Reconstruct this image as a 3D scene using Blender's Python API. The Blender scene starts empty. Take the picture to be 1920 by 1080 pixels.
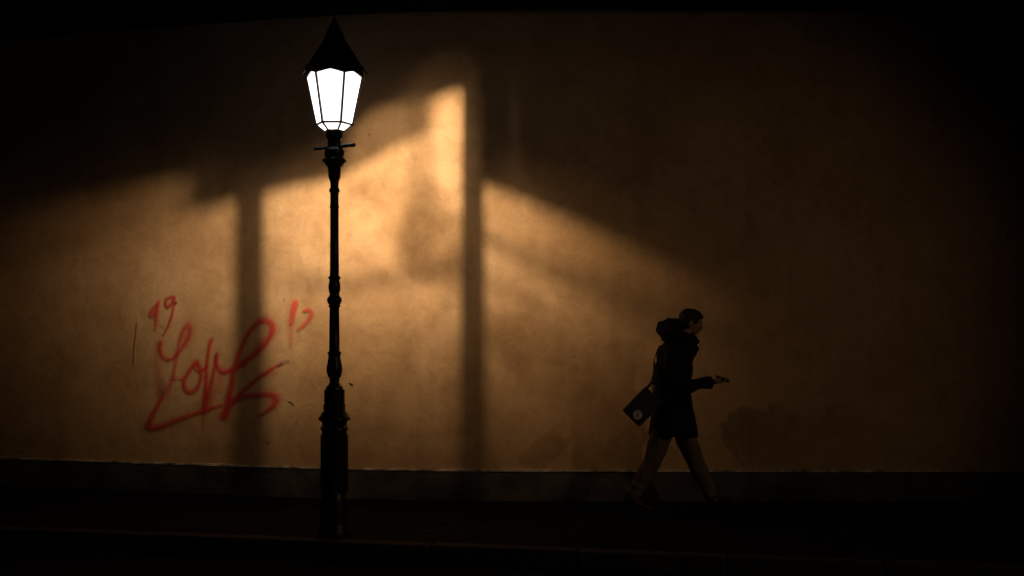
import bpy, math, random
from mathutils import Vector, Matrix, noise
random.seed(4)
sc = bpy.context.scene
col = sc.collection
R = math.radians
EYE = 1.55
F = 2000.0        # focal length in photo pixels (1920 wide)

# ------------------------------------------------------------------ helpers
def link(name, verts, faces, mat=None, parent=None, smooth=True):
    me = bpy.data.meshes.new(name)
    me.from_pydata([tuple(v) for v in verts], [], faces)
    me.validate(); me.update()
    if mat: me.materials.append(mat)
    if smooth: me.shade_smooth()
    o = bpy.data.objects.new(name, me); col.objects.link(o)
    if parent: o.parent = parent
    return o

def tag(o, label=None, cat=None, group=None, kind=None):
    if label: o['label'] = label
    if cat: o['category'] = cat
    if group: o['group'] = group
    if kind: o['kind'] = kind
    return o

def empty(name, loc=(0, 0, 0)):
    o = bpy.data.objects.new(name, None); col.objects.link(o)
    o.location = loc; o.empty_display_size = .1
    return o

class MB:
    def __init__(s): s.v = []; s.f = []
    def add(s, v, f):
        n = len(s.v); s.v += [Vector(p) for p in v]; s.f += [tuple(i + n for i in q) for q in f]
    def box(s, c, size, rot=None):
        v = [Vector((x * size[0] / 2, y * size[1] / 2, z * size[2] / 2)) for x in (-1, 1) for y in (-1, 1) for z in (-1, 1)]
        if rot: v = [rot @ p for p in v]
        s.add([p + Vector(c) for p in v], [(0, 1, 3, 2), (4, 6, 7, 5), (0, 4, 5, 1), (2, 3, 7, 6), (0, 2, 6, 4), (1, 5, 7, 3)])
    def bar(s, a, b, w, h=None):
        a = Vector(a); b = Vector(b); d = b - a; h = h or w
        q = d.to_track_quat('Z', 'X').to_matrix()
        s.box((a + b) / 2, (w, h, d.length), q)
    def lathe(s, prof, n=24, c=(0, 0, 0), rot=0.0, flute=None):
        v = []; f = []
        for r, z in prof:
            for i in range(n):
                a = rot + 2 * math.pi * i / n
                rr = r * (flute(i, z) if flute else 1)
                v.append((c[0] + rr * math.sin(a), c[1] + rr * math.cos(a), c[2] + z))
        for k in range(len(prof) - 1):
            for i in range(n):
                j = (i + 1) % n
                f.append((k * n + i, k * n + j, (k + 1) * n + j, (k + 1) * n + i))
        f.append(tuple(range(n))); f.append(tuple(range((len(prof) - 1) * n, len(prof) * n))[::-1])
        s.add(v, f)
    def loft(s, rings, n=20, up=(0, 1, 0)):
        """rings: (centre, ra, rb) ; ra along 'up' made perpendicular to the path, rb along the third axis"""
        P = [Vector(r[0]) for r in rings]; v = []; f = []
        m = len(P)
        for k in range(m):
            t = (P[min(k + 1, m - 1)] - P[max(k - 1, 0)]).normalized()
            if len(rings[k]) > 3: t = Vector(rings[k][3]).normalized()
            u = Vector(up); u = (u - t * u.dot(t)).normalized(); w = t.cross(u)
            for i in range(n):
                a = 2 * math.pi * i / n
                v.append(P[k] + u * math.cos(a) * rings[k][1] + w * math.sin(a) * rings[k][2])
        for k in range(m - 1):
            for i in range(n):
                j = (i + 1) % n
                f.append((k * n + i, k * n + j, (k + 1) * n + j, (k + 1) * n + i))
        f.append(tuple(range(n))[::-1]); f.append(tuple(range((m - 1) * n, m * n)))
        s.add(v, f)
    def ball(s, c, r, rot=None, n=16):
        r = r if hasattr(r, '__len__') else (r, r, r)
        v = []; f = []
        for k in range(1, n // 2):
            ph = math.pi * k / (n // 2)
            for i in range(n):
                a = 2 * math.pi * i / n
                v.append(Vector((math.sin(ph) * math.cos(a) * r[0], math.sin(ph) * math.sin(a) * r[1], math.cos(ph) * r[2])))
        m = n // 2 - 1
        for k in range(m - 1):
            for i in range(n):
                j = (i + 1) % n
                f.append((k * n + i, (k + 1) * n + i, (k + 1) * n + j, k * n + j))
        v.append(Vector((0, 0, r[2]))); v.append(Vector((0, 0, -r[2])))
        for i in range(n):
            j = (i + 1) % n
            f.append((m * n, i, j)); f.append((m * n + 1, (m - 1) * n + j, (m - 1) * n + i))
        if rot: v = [rot @ p for p in v]
        s.add([p + Vector(c) for p in v], f)
    def build(s, name, mat=None, parent=None, smooth=True): return link(name, s.v, s.f, mat, parent, smooth)

def remesh(mb, name, mat, parent=None, vox=.01, smooth=3, disp=None):
    o = mb.build('tmp_shape')
    m = o.modifiers.new('r', 'REMESH'); m.mode = 'VOXEL'; m.voxel_size = vox
    if smooth:
        m = o.modifiers.new('s', 'SMOOTH'); m.factor = .5; m.iterations = smooth
    dg = bpy.context.evaluated_depsgraph_get()
    me = bpy.data.meshes.new_from_object(o.evaluated_get(dg))
    bpy.data.objects.remove(o, do_unlink=True)
    if disp:
        nr = [v.normal.copy() for v in me.vertices]
        for v, nn in zip(me.vertices, nr): v.co += nn * disp(v.co)
    me.name = name; me.materials.clear(); me.materials.append(mat); me.shade_smooth()
    q = bpy.data.objects.new(name, me); col.objects.link(q)
    if parent: q.parent = parent
    return q

def bevel(o, w, seg=2):
    m = o.modifiers.new('b', 'BEVEL'); m.width = w; m.segments = seg; m.limit_method = 'ANGLE'
    return o

def catmull(pts, n=8):
    out = []
    P = [pts[0]] + list(pts) + [pts[-1]]
    for i in range(1, len(P) - 2):
        a, b, c, d = P[i - 1], P[i], P[i + 1], P[i + 2]
        for k in range(n):
            t = k / n
            out.append([.5 * ((2 * b[q]) + (-a[q] + c[q]) * t + (2 * a[q] - 5 * b[q] + 4 * c[q] - d[q]) * t * t + (-a[q] + 3 * b[q] - 3 * c[q] + d[q]) * t ** 3) for q in range(len(b))])
    out.append(list(pts[-1]))
    return out

# the curved street wall: plan line and the photo-pixel -> wall-point map
def wallY(x): return 9.86 + .25 * .6 * math.log(1 + math.exp(-(x + 1.1) / .6))
def onwall(px, py):
    k = (px - 960) / F; lo, hi = -30.0, 30.0
    for _ in range(60):
        m = (lo + hi) / 2
        if m / wallY(m) < k: lo = m
        else: hi = m
    y = wallY(lo)
    return Vector((lo, y, EYE - (py - 625) * y / F))

# ------------------------------------------------------------------ materials
def nodes(name):
    m = bpy.data.materials.new(name); m.use_nodes = True
    nt = m.node_tree; b = nt.nodes['Principled BSDF']
    return m, nt, b
def N(nt, t, **kw):
    n = nt.nodes.new(t)
    for k, v in kw.items():
        if k in n.inputs: n.inputs[k].default_value = v
        else: setattr(n, k, v)
    return n
def ramp(nt, src, stops):
    r = nt.nodes.new('ShaderNodeValToRGB'); e = r.color_ramp.elements
    while len(e) < len(stops): e.new(.5)
    for q, (p, c) in zip(e, stops):
        q.position = p; q.color = (*c, 1) if len(c) == 3 else c
    nt.links.new(src, r.inputs[0]); return r
def surf(name, c1, c2, rough=.8, scale=5, bump=.2, bscale=60, metal=0, bdist=.004, spec=.5):
    m, nt, b = nodes(name); L = nt.links.new
    tc = N(nt, 'ShaderNodeTexCoord')
    n = N(nt, 'ShaderNodeTexNoise', Scale=scale, Detail=6.0, Roughness=.6); L(tc.outputs['Object'], n.inputs['Vector'])
    r = ramp(nt, n.outputs['Fac'], [(.35, c1), (.65, c2)]); L(r.outputs[0], b.inputs['Base Color'])
    n2 = N(nt, 'ShaderNodeTexNoise', Scale=bscale, Detail=4.0); L(tc.outputs['Object'], n2.inputs['Vector'])
    bp = N(nt, 'ShaderNodeBump', Strength=bump, Distance=bdist); L(n2.outputs['Fac'], bp.inputs['Height']); L(bp.outputs[0], b.inputs['Normal'])
    b.inputs['Roughness'].default_value = rough; b.inputs['Metallic'].default_value = metal
    b.inputs['Specular IOR Level'].default_value = spec
    return m

def plaster():
    m, nt, b = nodes('ochre plaster'); L = nt.links.new
    tc = N(nt, 'ShaderNodeTexCoord')
    n = N(nt, 'ShaderNodeTexNoise', Scale=1.1, Detail=8.0, Roughness=.62); L(tc.outputs['Object'], n.inputs['Vector'])
    base = ramp(nt, n.outputs['Fac'], [(.3, (.43, .270, .140)), (.5, (.51, .335, .175)), (.7, (.57, .385, .215))])
    # trowel patches
    n2 = N(nt, 'ShaderNodeTexNoise', Scale=5.5, Detail=7.0, Roughness=.7, Distortion=.6); L(tc.outputs['Object'], n2.inputs['Vector'])
    pr = ramp(nt, n2.outputs['Fac'], [(.3, (.80, .78, .76)), (.55, (1, 1, 1))])
    mx = N(nt, 'ShaderNodeMix', data_type='RGBA', blend_type='MULTIPLY'); mx.inputs[0].default_value = 1
    L(base.outputs[0], mx.inputs[6]); L(pr.outputs[0], mx.inputs[7])
    # fine grain
    n3 = N(nt, 'ShaderNodeTexNoise', Scale=90.0, Detail=3.0); L(tc.outputs['Object'], n3.inputs['Vector'])
    gr = ramp(nt, n3.outputs['Fac'], [(.3, (.86, .85, .84)), (.6, (1, 1, 1))])
    mx2 = N(nt, 'ShaderNodeMix', data_type='RGBA', blend_type='MULTIPLY'); mx2.inputs[0].default_value = .8
    L(mx.outputs[2], mx2.inputs[6]); L(gr.outputs[0], mx2.inputs[7])
    # small dark chips and splash dirt
    v = N(nt, 'ShaderNodeTexVoronoi', Scale=2.6); L(tc.outputs['Object'], v.inputs['Vector'])
    ch = ramp(nt, v.outputs['Distance'], [(.012, (.25, .2, .15)), (.03, (1, 1, 1))])
    mx3 = N(nt, 'ShaderNodeMix', data_type='RGBA', blend_type='MULTIPLY'); mx3.inputs[0].default_value = .8
    L(mx2.outputs[2], mx3.inputs[6]); L(ch.outputs[0], mx3.inputs[7])
    # rain streaks
    mp = N(nt, 'ShaderNodeMapping'); mp.inputs['Scale'].default_value = (7, 7, .35); L(tc.outputs['Object'], mp.inputs['Vector'])
    n4 = N(nt, 'ShaderNodeTexNoise', Scale=1.0, Detail=5.0); L(mp.outputs[0], n4.inputs['Vector'])
    st = ramp(nt, n4.outputs['Fac'], [(.36, (.80, .77, .72)), (.55, (1, 1, 1))])
    mx4 = N(nt, 'ShaderNodeMix', data_type='RGBA', blend_type='MULTIPLY'); mx4.inputs[0].default_value = .25
    L(mx3.outputs[2], mx4.inputs[6]); L(st.outputs[0], mx4.inputs[7])
    L(mx4.outputs[2], b.inputs['Base Color'])
    b.inputs['Roughness'].default_value = .92; b.inputs['Specular IOR Level'].default_value = .2
    a1 = N(nt, 'ShaderNodeMath', operation='MULTIPLY_ADD'); L(n2.outputs['Fac'], a1.inputs[0]); a1.inputs[1].default_value = 2.0; L(n3.outputs['Fac'], a1.inputs[2])
    a2 = N(nt, 'ShaderNodeMath', operation='MULTIPLY_ADD'); L(n.outputs['Fac'], a2.inputs[0]); a2.inputs[1].default_value = 5.0; L(a1.outputs[0], a2.inputs[2])
    bp = N(nt, 'ShaderNodeBump', Strength=.45, Distance=.006); L(a2.outputs[0], bp.inputs['Height']); L(bp.outputs[0], b.inputs['Normal'])
    return m

def plain(name, c, rough=.6, metal=0, spec=.5):
    m, nt, b = nodes(name); b.inputs['Base Color'].default_value = (*c, 1)
    b.inputs['Roughness'].default_value = rough; b.inputs['Metallic'].default_value = metal
    b.inputs['Specular IOR Level'].default_value = spec
    return m

def spray(name, c, amount=1.0, soft=.5):
    """paint mist: dense in the middle of a stroke, speckled and thin towards its edge"""
    m, nt, b = nodes(name); L = nt.links.new
    b.inputs['Base Color'].default_value = (*c, 1); b.inputs['Roughness'].default_value = .6
    at = N(nt, 'ShaderNodeAttribute', attribute_name='paint_edge')
    den = N(nt, 'ShaderNodeAttribute', attribute_name='paint_load')
    tc = N(nt, 'ShaderNodeTexCoord')
    n = N(nt, 'ShaderNodeTexNoise', Scale=140.0, Detail=3.0); L(tc.outputs['Object'], n.inputs['Vector'])
    n2 = N(nt, 'ShaderNodeTexNoise', Scale=9.0, Detail=3.0); L(tc.outputs['Object'], n2.inputs['Vector'])
    mr = N(nt, 'ShaderNodeMapRange', interpolation_type='SMOOTHSTEP'); L(at.outputs['Fac'], mr.inputs[0])
    mr.inputs[1].default_value = 0; mr.inputs[2].default_value = soft; mr.inputs[3].default_value = 0; mr.inputs[4].default_value = 1
    q = N(nt, 'ShaderNodeMath', operation='MULTIPLY_ADD'); L(n.outputs['Fac'], q.inputs[0]); q.inputs[1].default_value = .9; q.inputs[2].default_value = .45
    q2 = N(nt, 'ShaderNodeMath', operation='MULTIPLY_ADD'); L(n2.outputs['Fac'], q2.inputs[0]); q2.inputs[1].default_value = .9; q2.inputs[2].default_value = .45
    p = N(nt, 'ShaderNodeMath', operation='MULTIPLY'); L(mr.outputs[0], p.inputs[0]); L(q.outputs[0], p.inputs[1])
    p1 = N(nt, 'ShaderNodeMath', operation='MULTIPLY'); L(p.outputs[0], p1.inputs[0]); L(q2.outputs[0], p1.inputs[1])
    p2 = N(nt, 'ShaderNodeMath', operation='MULTIPLY', use_clamp=True); L(p1.outputs[0], p2.inputs[0]); L(den.outputs['Fac'], p2.inputs[1])
    p3 = N(nt, 'ShaderNodeMath', operation='MULTIPLY', use_clamp=True); L(p2.outputs[0], p3.inputs[0]); p3.inputs[1].default_value = amount
    L(p3.outputs[0], b.inputs['Alpha'])
    return m

M = {}
M['plaster'] = plaster()
M['plinth'] = surf('grey plinth render', (.045, .041, .038), (.11, .098, .088), .95, 3.5, .7, 45, bdist=.012, spec=.1)
M['ledge'] = surf('worn whitewashed ledge', (.14, .11, .08), (.72, .64, .56), .9, 9, .5, 60, bdist=.006)
M['eave'] = surf('dark eave timber', (.012, .010, .008), (.025, .02, .016), .9, 4, .3, 40)
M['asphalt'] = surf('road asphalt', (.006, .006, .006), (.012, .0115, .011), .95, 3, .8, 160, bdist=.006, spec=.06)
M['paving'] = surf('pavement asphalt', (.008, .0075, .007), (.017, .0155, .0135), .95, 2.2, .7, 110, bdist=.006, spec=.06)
M['kerb'] = surf('granite kerb', (.022, .020, .018), (.06, .054, .047), .85, 14, .5, 80, spec=.15)
M['iron'] = surf('black painted cast iron', (.006, .007, .006), (.012, .012, .011), .42, 8, .25, 70, bdist=.002)
M['worn'] = surf('pale glint iron', (.10, .09, .08), (.30, .28, .25), .35, 30, .4, 90, metal=.7, bdist=.002)  # paler metal stands in for lantern highlights on the ladder bar
M['innermetal'] = plain('black inner metal', (.006, .005, .005), .95, 0, .05)
def glow():
    m, nt, b = nodes('lit lantern glass'); L = nt.links.new; nt.nodes.remove(b)
    o = nt.nodes['Material Output']
    tc = N(nt, 'ShaderNodeTexCoord')
    n = N(nt, 'ShaderNodeTexNoise', Scale=34.0, Detail=4.0, Roughness=.7, Distortion=2.2); L(tc.outputs['Object'], n.inputs['Vector'])
    r = ramp(nt, n.outputs['Fac'], [(.34, (.74, .69, .66)), (.62, (1, 1, 1))])
    t = N(nt, 'ShaderNodeBsdfTransparent'); L(r.outputs[0], t.inputs['Color'])
    e = N(nt, 'ShaderNodeEmission'); e.inputs['Color'].default_value = (1, .93, .90, 1); e.inputs['Strength'].default_value = GLOW
    a = N(nt, 'ShaderNodeAddShader'); L(t.outputs[0], a.inputs[0]); L(e.outputs[0], a.inputs[1]); L(a.outputs[0], o.inputs['Surface'])
    return m
GLOW = 1.9
M['glass'] = glow()
def tint(v):  # see-through material for the added half-tone filters
    m, nt, b = nodes('added filter %d' % int(v * 100)); nt.nodes.remove(b)
    t = N(nt, 'ShaderNodeBsdfTransparent'); t.inputs['Color'].default_value = (v, v * .97, v * .92, 1)
    nt.links.new(t.outputs[0], nt.nodes['Material Output'].inputs['Surface']); return m
M['coat'] = surf('black wool coat', (.007, .007, .008), (.014, .014, .015), .85, 20, .6, 260, bdist=.003, spec=.25)
M['hood'] = surf('black hood fabric', (.008, .008, .009), (.016, .016, .017), .85, 20, .6, 200, bdist=.003, spec=.25)
M['scarf'] = surf('black knitted scarf', (.007, .007, .008), (.015, .014, .014), .95, 30, .8, 300, bdist=.004, spec=.2)
M['trousers'] = surf('khaki cotton trousers', (.13, .093, .047), (.19, .135, .072), .9, 14, .5, 180, bdist=.003, spec=.2)
M['shoe'] = surf('dark leather shoe', (.010, .008, .007), (.02, .016, .013), .5, 14, .3, 90)
M['skin'] = surf('skin', (.33, .17, .115), (.42, .23, .16), .5, 12, .2, 220, bdist=.001)
M['hair'] = surf('dark hair', (.004, .003, .003), (.010, .008, .006), .6, 60, .9, 240, bdist=.004)
M['bag'] = surf('dark blue grey canvas', (.030, .036, .052), (.045, .052, .072), .75, 12, .4, 320, bdist=.002)
M['badge'] = plain('cream badge', (.86, .80, .78), .6)
M['mark'] = plain('blue badge print', (.04, .05, .16), .6)
M['buckle'] = plain('tan leather tab', (.26, .17, .10), .6)
M['strap'] = plain('black webbing', (.010, .010, .012), .8)
M['phone'] = plain('black phone', (.012, .012, .014), .25)
M['screen'] = plain('phone screen off', (.008, .009, .012), .08)
M['paint'] = spray('red spray paint', (.60, .040, .045), .90, .9)
M['mist'] = spray('thin red overspray', (.60, .05, .04), .42, 1.0)
M['fade'] = spray('faded pink red paint', (.70, .07, .055), .85, .8)
M['violet'] = spray('violet grey paint', (.12, .09, .12), .5, .9)
M['scratch'] = plain('dark scratch', (.10, .06, .03), .9)

# ------------------------------------------------------------------ ground
XS = [-14 + i * .4 for i in range(71)]
def kerbY(x): return 7.83 - .42 * 0 + (-.235) * (x + 1.3) if False else 7.80 - .19 * (x + .2)
def strip_sheet(name, fy0, fy1, z0, z1, mat, ny=1, xs=XS):
    v = []; f = []
    for x in xs:
        for k in range(ny + 1):
            t = k / ny; v.append((x, fy0(x) * (1 - t) + fy1(x) * t, z0 * (1 - t) + z1 * t))
    for i in range(len(xs) - 1):
        for k in range(ny):
            a = i * (ny + 1) + k; f.append((a, a + ny + 1, a + ny + 2, a + 1))
    return v, f
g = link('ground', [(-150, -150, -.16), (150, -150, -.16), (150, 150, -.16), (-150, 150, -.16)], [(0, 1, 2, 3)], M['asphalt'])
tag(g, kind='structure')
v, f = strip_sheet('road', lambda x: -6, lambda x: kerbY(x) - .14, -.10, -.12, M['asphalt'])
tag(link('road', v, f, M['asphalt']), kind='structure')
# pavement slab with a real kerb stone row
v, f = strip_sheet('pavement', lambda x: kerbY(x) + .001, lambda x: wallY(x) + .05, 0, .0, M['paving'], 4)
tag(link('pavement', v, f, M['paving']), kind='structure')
kb = MB()
x = -14.0
while x < 14:
    L_ = .9 + random.random() * .25
    x2 = min(x + L_, 14.0)
    a = Vector((x + .006, kerbY(x) - .07, -.06)); b = Vector((x2 - .006, kerbY(x2) - .07, -.06))
    d = (b - a).normalized(); ang = math.atan2(d.y, d.x)
    kb.box((a + b) / 2 + Vector((0, 0, .004 + random.uniform(-.003, .003))), ((b - a).length, .14, .135), Matrix.Rotation(ang, 3, 'Z'))
    x = x2
k = kb.build('kerb', M['kerb'], None, False); bevel(k, .012); tag(k, kind='structure')

# ------------------------------------------------------------------ lamp geometry reference
LX, LY = -1.365, 8.20
PXM = F / LY
def lz(py): return EYE - (py - 625) / PXM
SRC = Vector((LX, LY, 3.40))

# stone edging let into the pavement round the lamp
ed = MB()
for (x0, y0, x1, y1) in [(668, 967, 775, 968), (778, 968, 856, 986), (856, 987, 780, 1001)]:
    def gp(px, py): Y = EYE * F / (py - 625); return Vector(((px - 960) / F * Y, Y, .006))
    a, b = gp(x0, y0), gp(x1, y1); d = (b - a); ang = math.atan2(d.y, d.x)
    n_ = max(1, int(d.length / .3))
    for i in range(n_):
        p = a + d * ((i + .5) / n_)
        ed.box(p, (d.length / n_ - .006, .035, .004), Matrix.Rotation(ang, 3, 'Z'))
e = ed.build('paving_edge', M['kerb'], None, False); bevel(e, .004); tag(e, kind='structure')

# ------------------------------------------------------------------ the wall
W = empty('plaster_wall', (0, 10, 0))
tag(W, 'long ochre plastered street wall with grey plinth, behind lamp and walker', 'wall')
def wobj(o):
    o.parent = W; o.matrix_parent_inverse = Matrix.Translation((0, -10, 0)); return o
WX = [-14 + i * .2 for i in range(141)]
PL = .285   # plinth height
def wall_sheet(off, z0, z1, nz, xs=WX, wob=0):
    v = []; f = []
    for x in xs:
        for k in range(nz + 1):
            z = z0 + (z1 - z0) * k / nz
            v.append((x, wallY(x) - off - (wob * noise.noise((x * .7, 3, z * .7))), z))
    m = nz + 1
    for i in range(len(xs) - 1):
        for k in range(nz): f.append((i * m + k, (i + 1) * m + k, (i + 1) * m + k + 1, i * m + k + 1))
    return v, f
# solid wall: front sheet, top and back
v, f = wall_sheet(0, -.1, 4.70, 24, wob=.006)
n0 = len(v); m = 25
bk = [(x, wallY(x) + .45, z) for x in WX for z in (-.1, 4.70)]
v += bk
for i in range(len(WX) - 1):
    a = n0 + 2 * i; f.append((a + 2, a, a + 1, a + 3)); f.append((i * m + 24, (i + 1) * m + 24, a + 3, a + 1))
wobj(link('plaster_face', v, f, M['plaster']))
def plan_box(off0, off1, z0, z1, xs=WX, top_wob=0.0):
    v = []; f = []
    for x in xs:
        w = top_wob * noise.noise((x * 3, 0, 0)) + top_wob * .6 * noise.noise((x * 11, 5, 0))
        w2 = top_wob * .8 * noise.noise((x * 5, 9, 0))
        v += [(x, wallY(x) - off1, z0), (x, wallY(x) - off1 + w2, z1 + w), (x, wallY(x) - off0, z1 + w), (x, wallY(x) - off0, z0)]
    for i in range(len(xs) - 1):
        a = 4 * i
        for j in range(4):
            k2 = (j + 1) % 4; f.append((a + j, a + 4 + j, a + 4 + k2, a + k2))
    n = len(v); f += [(0, 1, 2, 3), (n - 1, n - 2, n - 3, n - 4)]
    return v, f
FX = [-14 + i * .05 for i in range(561)]
v, f = plan_box(-.05, .035, -.1, PL - .012); wobj(link('plinth', v, f, M['plinth'], None, False))
v, f = plan_box(-.05, .042, PL - .012, PL + .004, FX, .006); wobj(link('plinth_ledge', v, f, M['ledge'], None, False))
# eave: soffit board, fascia and gutter
v, f = plan_box(-.3, .09, 4.543, 4.60); wobj(link('eave_board', v, f, M['eave'], None, False))
v, f = plan_box(.092, .115, 4.533, 4.72); wobj(link('fascia', v, f, M['eave'], None, False))
rf = []; ff = []
for x in WX:
    rf += [(x, wallY(x) - .17, 4.78), (x, wallY(x) + 2.4, 6.0), (x, wallY(x) + 2.4, 5.94), (x, wallY(x) - .17, 4.725)]
for i in range(len(WX) - 1):
    a = 4 * i
    for j in range(4): ff.append((a + j, a + 4 + j, a + 4 + (j + 1) % 4, a + (j + 1) % 4))
wobj(link('roof', rf, ff, M['eave'], None, False))

# graffiti -----------------------------------------------------------
class Ribbon:
    def __init__(s): s.v = []; s.f = []; s.e = []; s.d = []; s.lift = .0032
    def stroke(s, pts, w0, dens=1.0, dens_end=None, taper=(1, 1), lift=None):
        P = catmull([(p[0], p[1], (p[2] if len(p) > 2 else w0)) for p in pts], 10)
        T = []
        n = len(P)
        for i, (zx, zy, w) in enumerate(P):
            px, py = 230 + zx / 3.374, 520 + zy / 3.374
            T.append((onwall(px, py), 1.25 * w / 3.374 / 200))
        base = len(s.v); s.lift += .00045
        # round caps: extra fading rings before and after
        d0 = (T[0][0] - T[1][0]).normalized(); d1 = (T[-1][0] - T[-2][0]).normalized()
        rings = [(T[0][0] + d0 * T[0][1] * .5, T[0][1], 0)] + [(p, w, 1) for p, w in T] + [(T[-1][0] + d1 * T[-1][1] * .5, T[-1][1], 0)]
        m = len(rings)
        for i, (p, w, cap) in enumerate(rings):
            a = rings[max(i - 1, 0)][0]; b = rings[min(i + 1, m - 1)][0]
            t = (b - a); t.normalize()
            side = t.cross(Vector((0, -1, 0))).normalized()
            u = i / (m - 1); de = dens if dens_end is None else dens + (dens_end - dens) * u
            for q, e in ((-1, 0), (-.5, .5), (0, 1), (.5, .5), (1, 0)):
                pp = p + side * q * w * (.5 + .06 * noise.noise(p * 9))
                s.v.append(Vector((pp.x, wallY(pp.x) - .008 - s.lift - i * .000006, pp.z))); s.e.append(e * cap); s.d.append(de)
        for i in range(m - 1):
            for k_ in range(4):
                a = base + i * 5 + k_; s.f.append((a, a + 5, a + 6, a + 1))
    def build(s, name, mat):
        o = link(name, s.v, s.f, mat)
        for nm, data in (('paint_edge', s.e), ('paint_load', s.d)):
            at = o.data.attributes.new(nm, 'FLOAT', 'POINT'); at.data.foreach_set('value', data)
        return wobj(o)
ST = {
 'q2': [(318, 122, 16), (285, 135, 20), (276, 168, 20), (292, 186, 20), (318, 160, 18), (330, 124, 16), (330, 150, 15), (320, 220, 15), (295, 300, 14), (262, 362, 9)],
 'L': [(243, 405, 26), (240, 455, 26), (262, 505, 26), (310, 517, 24), (360, 470, 24), (405, 405, 34), (432, 335, 38), (420, 295, 34), (388, 330, 28), (360, 420, 24), (342, 520, 22), (325, 610, 24), (305, 680, 32), (270, 735, 50)],
 'o': [(470, 530, 26), (425, 590, 26), (392, 655, 28), (405, 712, 30), (445, 722, 30), (484, 680, 26), (500, 610, 24), (485, 545, 24), (462, 548, 20), (470, 580, 18), (500, 590, 16), (535, 560, 14)],
 'v1': [(565, 390, 24), (548, 460, 24), (534, 580, 24), (530, 700, 30), (522, 840, 46)],
 'v2': [(598, 485, 20), (588, 560, 22), (565, 660, 26), (535, 760, 36)],
 'e': [(597, 500, 22), (602, 560, 22), (640, 597, 24), (715, 568, 26), (800, 515, 30), (880, 445, 34), (938, 365, 42), (948, 300, 50), (905, 272, 46), (850, 290, 34), (790, 370, 30), (740, 480, 26), (706, 600, 26), (683, 720, 30), (660, 810, 44), (640, 878, 50)],
 'sw': [(648, 870, 40), (690, 800, 30), (770, 715, 26), (870, 628, 22), (960, 568, 18), (1010, 545, 16)],
 'tail': [(690, 785, 24), (760, 757, 26), (850, 742, 34), (930, 738, 44), (975, 760, 48), (962, 800, 40), (920, 840, 26), (870, 868, 20)],
 'under': [(248, 765, 24), (215, 830, 30), (178, 900, 36), (168, 938, 40), (205, 948, 36), (270, 930, 32), (370, 890, 26), (500, 845, 22), (630, 805, 16)],
}
rb = Ribbon(); rb.lift = .0045
for kx, p in ST.items():
    rb.stroke(p, 20, .95 if kx != 'L' else .75, .8 if kx != 'L' else .25)
rb.build('graffiti', M['paint'])['label'] = 'looping red spray paint word on the plaster'
mi = Ribbon(); mi.lift = .0001
for kx, p in ST.items():
    mi.stroke([(a, b, c * 2.3) for a, b, c in p], 20, .9)
for p in ([(225, 420, 60), (222, 560, 70), (240, 700, 90), (255, 760, 60)], [(522, 830, 50), (512, 900, 34), (505, 960, 20)], [(960, 600, 60), (900, 610, 50)],
          [(1080, 170, 90), (1065, 300, 70), (1062, 430, 40)], [(215, 215, 90), (215, 320, 50)], [(640, 560, 50), (600, 700, 90), (540, 800, 110)], [(720, 520, 60), (700, 640, 60), (670, 760, 80)], [(880, 400, 90), (760, 560, 60)]):
    mi.stroke(p, 30, .7)
mi.build('overspray', M['mist'])
fd = Ribbon(); fd.lift = .009
for p in ([(236, 152, 20), (200, 195, 34), (184, 235, 36), (205, 235, 30), (228, 185, 22), (232, 155, 20)], [(232, 160, 22), (222, 240, 20), (214, 325, 14)],
          [(1096, 160, 44), (1082, 220, 42), (1068, 292, 28)], [(1150, 212, 28), (1180, 204, 34), (1196, 232, 36), (1165, 285, 34), (1108, 332, 22)], [(325, 632, 16), (388, 632, 18)]):
    fd.stroke(p, 26, .95, .75)
fd.build('faded_quote_marks', M['fade'])['label'] = 'paler red painted quote marks'
vi = Ribbon(); vi.lift = .0115
vi.stroke([(985, 552, 26), (1020, 536, 30), (1055, 527, 26)], 24, 1.0)
vi.stroke([(255, 650, 60), (262, 690, 70), (248, 730, 60)], 50, .55)
vi.stroke([(596, 482, 18), (594, 500, 18)], 14, .9)
vi.build('grey_spray', M['violet'])
sr = MB()
def scratch(pts, w):
    P = [onwall(*p) for p in pts]
    for a, b in zip(P, P[1:]):
        a2 = Vector((a.x, wallY(a.x) - .009, a.z)); b2 = Vector((b.x, wallY(b.x) - .009, b.z)); sr.bar(a2, b2, w, .002)
scratch([(258, 603), (255, 630), (252, 655), (251, 684)], .0035)
scratch([(541, 753), (547, 755), (551, 760)], .007)
scratch([(500, 826), (504, 832)], .006); scratch([(655, 718), (662, 722)], .01)
scratch([(330, 566), (332, 570)], .012); scratch([(533, 562), (534, 563)], .012)
scratch([(420, 548), (421, 549)], .008)
wobj(sr.build('scratch', M['scratch'], None, False))

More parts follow.
